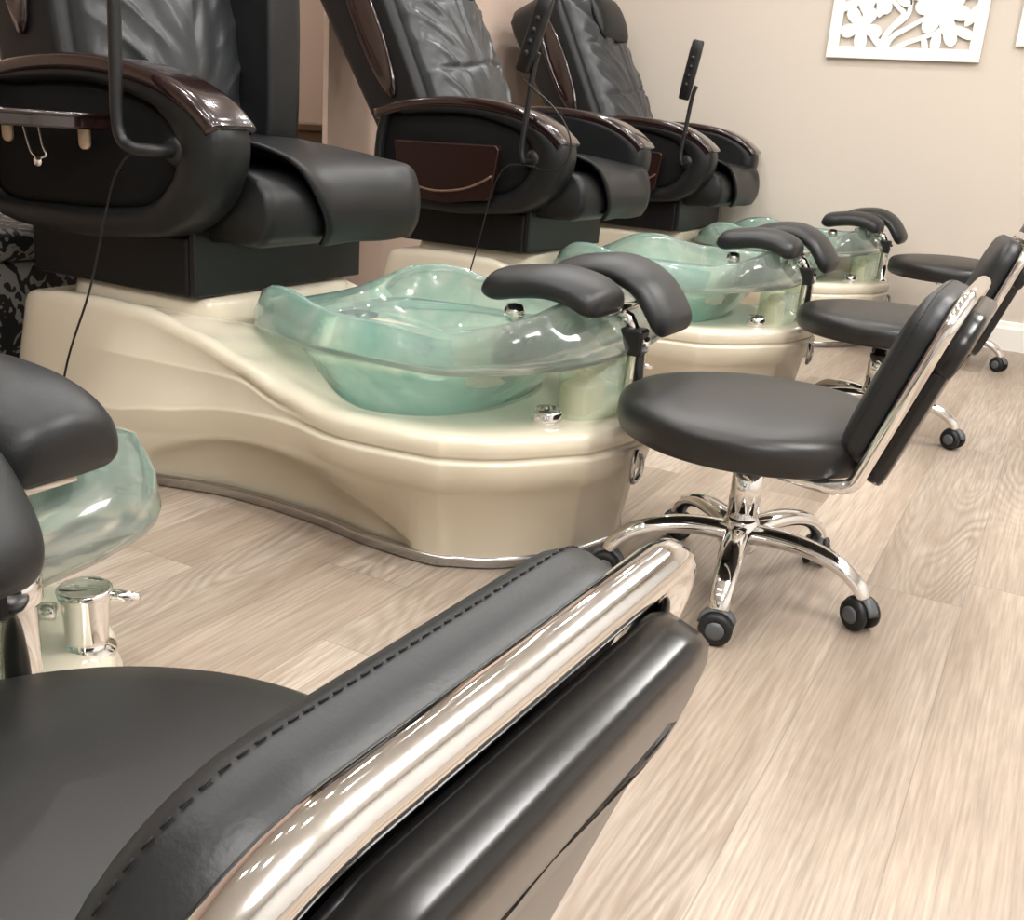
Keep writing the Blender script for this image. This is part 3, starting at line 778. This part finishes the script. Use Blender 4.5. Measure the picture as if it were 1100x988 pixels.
# ------------------------------------------------------------------ stools
def make_stool(label):
    r = empty('rolling_stool', (0, 0, 0), label, 'stool', 'black rolling stools with chrome backs')
    hub = mk('hub', lathe([(.0, .095), (.040, .098), (.048, .115), (.048, .150), (.040, .172), (.036, .180), (0, .181)], (0, 0, 0), 28), M['chrome'], r)
    for k in range(5):
        a = radians(-80 + 72*k); ca, sa = cos(a), sin(a)
        pts = catmull([(d*ca, d*sa, z) for d, z in ((.025, .142), (.10, .150), (.18, .146), (.245, .128), (.288, .098), (.302, .072))], 5)
        m = len(pts)
        leg = mk('leg', tube(pts, [lerp(.033, .021, i/(m-1)) for i in range(m)], 14, flatten=.72), M['chrome'], r)
        cx, cy = .302*ca, .302*sa
        tx, ty = -sa, ca
        ax = (cos(a + 1.1*k), sin(a + 1.1*k), 0); A = Vector(ax)
        whl = []
        for sd in (-1, 1):
            whl.append(lathe([(0, -.010), (.030, -.010), (.036, -.005), (.036, .006), (.030, .011), (.018, .011), (.016, .008), (0, .008)], Vector((cx, cy, .037)) + A*(.019*sd), 20, A*sd))
        w = mk('caster', join(*whl, lathe([(.010, .03), (.010, .075)], (cx, cy, 0), 10)), M['rubber'], leg)
        for sd in (-1, 1):
            mk('wheel_hub', lathe([(0, 0), (.020, 0), (.020, .004), (.012, .006), (0, .006)], Vector((cx, cy, .037)) + A*(.028*sd), 16, A*sd), M['grey_plastic'], leg)
        hood = []
        P = Vector((cx, cy, .037)); Bx = Vector((-A.y, A.x, 0))
        for t in range(9):
            th = radians(20 + 150*t/8); q = P + Bx*(.041*cos(th)) + Vector((0, 0, .041*sin(th)))
            hood.append([tuple(q + A*.013), tuple(q - A*.013), tuple(q*1 - A*.013 + (P - q).normalized()*.006), tuple(q + A*.013 + (P - q).normalized()*.006)])
        mk('caster_hood', loft(hood), M['grey_plastic'], leg)
    mk('column', lathe([(.036, .172), (.036, .292), (.030, .296), (.0, .297)], (0, 0, 0), 28), M['chrome'], r)
    mk('column_collar', lathe([(0, .20), (.019, .20), (.019, .290), (.033, .291), (.034, .302), (.020, .306), (.019, .375), (0, .376)], (0, 0, 0), 24), M['black_plastic'], r)
    # seat: domed disc
    prof = [(0, .372), (.25, .370), (.295, .372), (.307, .379), (.312, .392), (.314, .415), (.312, .432), (.305, .444), (.290, .453), (.25, .461), (.16, .471), (.08, .475), (0, .476)]
    V, F = lathe(prof, (0, 0, 0), 64)
    V = [(v[0]*(1.0 if v[0] < 0 else .98), v[1]*1.0, v[2]) for v in V]
    seat = mk('seat', (V, F), M['seat_vinyl'], r)
    mk('seat_plate', box(-.11, .11, -.10, .10, .352, .374), M['black_plastic'], r, bevel=.006)
    # back frame
    th = radians(19); O = Vector((.272, 0, .405)); U = Vector((sin(th), 0, cos(th))); N_ = Vector((cos(th), 0, -sin(th)))
    def bp(y, u, n): return O + U*u + N_*n + Vector((0, y, 0))
    hw = .215; Hh = .374; cr = .075
    path = [Vector((-.06, -.14, .362)), Vector((.06, -.175, .362)), Vector((.17, -.205, .360)), Vector((.225, -hw, .362)), Vector((.258, -hw, .376)), bp(-hw, .0, 0)]
    left = catmull(path, 6)
    arc = [bp(-hw, u, 0) for u in (.08, .16, .24, Hh - cr)]
    for k in range(1, 9):
        a = pi - pi/2*k/8; arc.append(bp(-hw + cr + cr*cos(a), Hh - cr + cr*sin(a), 0))
    half = left + arc
    full = half + [Vector((p.x, -p.y, p.z)) for p in half[::-1]]
    fr = mk('back_frame', tube(full, .015, 14), M['chrome'], r)
    fr['label'] = 'chrome tube back frame'
    # front pad
    rings = []
    base = dict(w=.205, h0=-.005, h1=.358)
    for n, d in ((-.012, .030), (-.0125, .012), (-.015, .004), (-.020, 0), (-.046, .0), (-.056, .003), (-.065, .011), (-.070, .024), (-.076, .06), (-.080, .10)):
        o = rrect(-base['w'] + d, base['w'] - d, base['h0'] + d, base['h1'] - d, max(.045 - d*.5, .008), max(.085 - d*.7, .01), 7)
        rings.append([tuple(bp(y, u, n - .012*(1 - (y/.21)**2)*0)) for y, u in o])
    fp = mk('front_pad', loft(rings), M['leather'], r)
    st = []
    o = rrect(-.2025, .2025, -.002, .3555, .045, .083, 10)
    P = [bp(y, u, -.054) for y, u in o]
    S_ = resample([(p.y, (p - O).dot(U)) for p in P], 150)
    cen = Vector((0, .18))
    for i in range(0, 150):
        (y0, u0), (y1, u1) = S_[i], S_[(i + 1) % 150]
        a, b = (y0, u0), (lerp(y0, y1, .62), lerp(u0, u1, .62))
        st.append(tube([bp(a[0]*1.004, a[1] + .0008, -.054), bp(b[0]*1.004, b[1] + .0008, -.054)], .0006, 5))
    mk('stitching', join(*st), M['thread'], fp)
    # rear pad: thick upper roll over a thinner lower panel
    def slab(u0, u1, n0, n1, r0, r1, w):
        rings = []
        for lay, d in ((0, .012), (0, .004), (.15, 0), (.70, 0), (.88, .002), (.97, .008), (1.02, .02), (1.05, .06)):
            o = rrect(-w + d, w - d, u0 + d, u1 - d, max(r0 - d*.5, .004), max(r1 - d*.6, .006), 7)
            rings.append([tuple(bp(y, u, n0 + (n1 - n0)*lay)) for y, u in o])
        return loft(rings)
    rp_ = mk('rear_pad', slab(.225, .354, .010, .050, .02, .08, .203), M['pad_rear'], r)
    mk('lower_panel', slab(-.03, .245, .008, .044, .05, .02, .198), M['pad_rear'], rp_)
    return r

st2 = make_stool('whole black stool in the middle, in front of the nearest whole tub')
st2.location = (-.54, 2.235, 0)
st1 = dup(st2, (-.575, .41, 0), radians(-2.5), 'large black stool cut off at the lower left, chrome back across the foreground')
st3 = dup(st2, (-.535, 3.92, 0), radians(9), 'second black stool from the end wall, its front pad turned to view')
st4 = dup(st2, (-.50, 5.66, 0), radians(4), 'black stool nearest the white baseboard, its backrest cut by the right edge')
for ch in st4.children:          # gas lift set a little higher
    if ch.name.split('.')[0] in ('seat', 'seat_plate', 'back_frame', 'front_pad', 'rear_pad', 'column_collar'): ch.location.z += .055

# ------------------------------------------------------------------ lights
def area(name, loc, sx, sy, power, col=(1, .99, .975), rot=(0, 0, 0)):
    l = bpy.data.lights.new(name, 'AREA'); l.shape = 'RECTANGLE'; l.size = sx; l.size_y = sy; l.energy = power; l.color = col
    o = bpy.data.objects.new(name, l); o.location = loc; o.rotation_euler = rot; COL.objects.link(o); return o
fill_face = emit('fill_panel_glow', (1, .97, .93, 1), 5)
def panel(x, y, sx, sy, label):  # added unseen fixture, lights the room and ceiling
    Z = CZ - .30
    t = empty('added_fill_panel', (x, y, CZ), label, 'ceiling light')
    mk('frame', box(x - sx/2 - .02, x + sx/2 + .02, y - sy/2 - .02, y + sy/2 + .02, Z - .005, Z + .03), M['white_paint'], t, flat=True)
    mk('diffuser', box(x - sx/2, x + sx/2, y - sy/2, y + sy/2, Z - .012, Z - .006), fill_face, t, flat=True)
    for q in (-1, 1): mk('cable', tube([(x, y + q*sy*.35, Z + .03), (x, y + q*sy*.35, CZ - .002)], .003, 8), M['steel'], t)
    area('fill_panel_lamp', (x, y, Z - .03), sx, sy, 26)
    area('ceiling_fill_uplight', (x, y, Z + .05), sx, sy, 20, rot=(pi, 0, 0))  # added upward fill so chrome reflects a whiter ceiling
panel(.85, -.6, .5, 1.3, 'added unseen fill panel nearest the rear wall')
panel(.85, 1.8, .5, 1.3, 'added unseen fill panel in the middle of the row')
panel(.85, 4.2, .5, 1.3, 'added unseen fill panel nearest the beige end wall')
spot_face = emit('downlight_glow', (1, .97, .93, 1), 6)
for x in (-4.05, -2.3, -1.55, -.75):
    for y in (-.2, .75, 1.7, 2.65, 3.6, 4.55, 5.35):
        if x < -4 and y not in (2.65, 4.55, 5.35): continue  # leftmost column is added, unseen, to brighten the dark recess
        t = empty('downlight', (x, y, CZ), 'small round downlight in the white ceiling', 'ceiling light', 'recessed downlights')
        mk('trim_ring', lathe([(.052, -.001), (.068, -.001), (.066, -.008), (.053, -.010)], (x, y, CZ), 20), M['white_paint'], t)
        mk('lamp', lathe([(.050, -.002), (.050, -.004), (0, -.005)], (x, y, CZ), 16), spot_face, t)
        l = area('downlight_lamp', (x, y, CZ - .012), .09, .09, 4.6); l.data.shape = 'DISK'

w = bpy.data.worlds.new('world'); S.world = w; w.use_nodes = True
w.node_tree.nodes['Background'].inputs[0].default_value = (1, .96, .9, 1); w.node_tree.nodes['Background'].inputs[1].default_value = .05

# ------------------------------------------------------------------ camera
R = Matrix(((0.8758972866636372, -0.20803068686078888, 0.4353471908023601), (0.4771813737417022, 0.23991499929463103, -0.8454222197620779), (0.07142744409021, 0.9482425989364145, 0.30940926584873685)))
cam = bpy.data.cameras.new('camera'); co = bpy.data.objects.new('camera', cam); COL.objects.link(co)
co.matrix_world = Matrix.Translation((0, 0, 1.0)) @ R.to_4x4()
cam.sensor_fit = 'HORIZONTAL'; cam.sensor_width = 36; cam.lens = 36 * 1100 / 1100; cam.clip_start = .02
S.camera = co
S.view_settings.view_transform = 'Standard'; S.view_settings.look = 'None'; S.view_settings.gamma = 1
S.view_settings.use_curve_mapping = False
S.view_settings.exposure = 0.74
S.cycles.max_bounces = 10; S.cycles.transmission_bounces = 8; S.cycles.glossy_bounces = 5; S.cycles.diffuse_bounces = 4
S.cycles.caustics_refractive = True; S.cycles.caustics_reflective = False
S.cycles.sample_clamp_indirect = 4
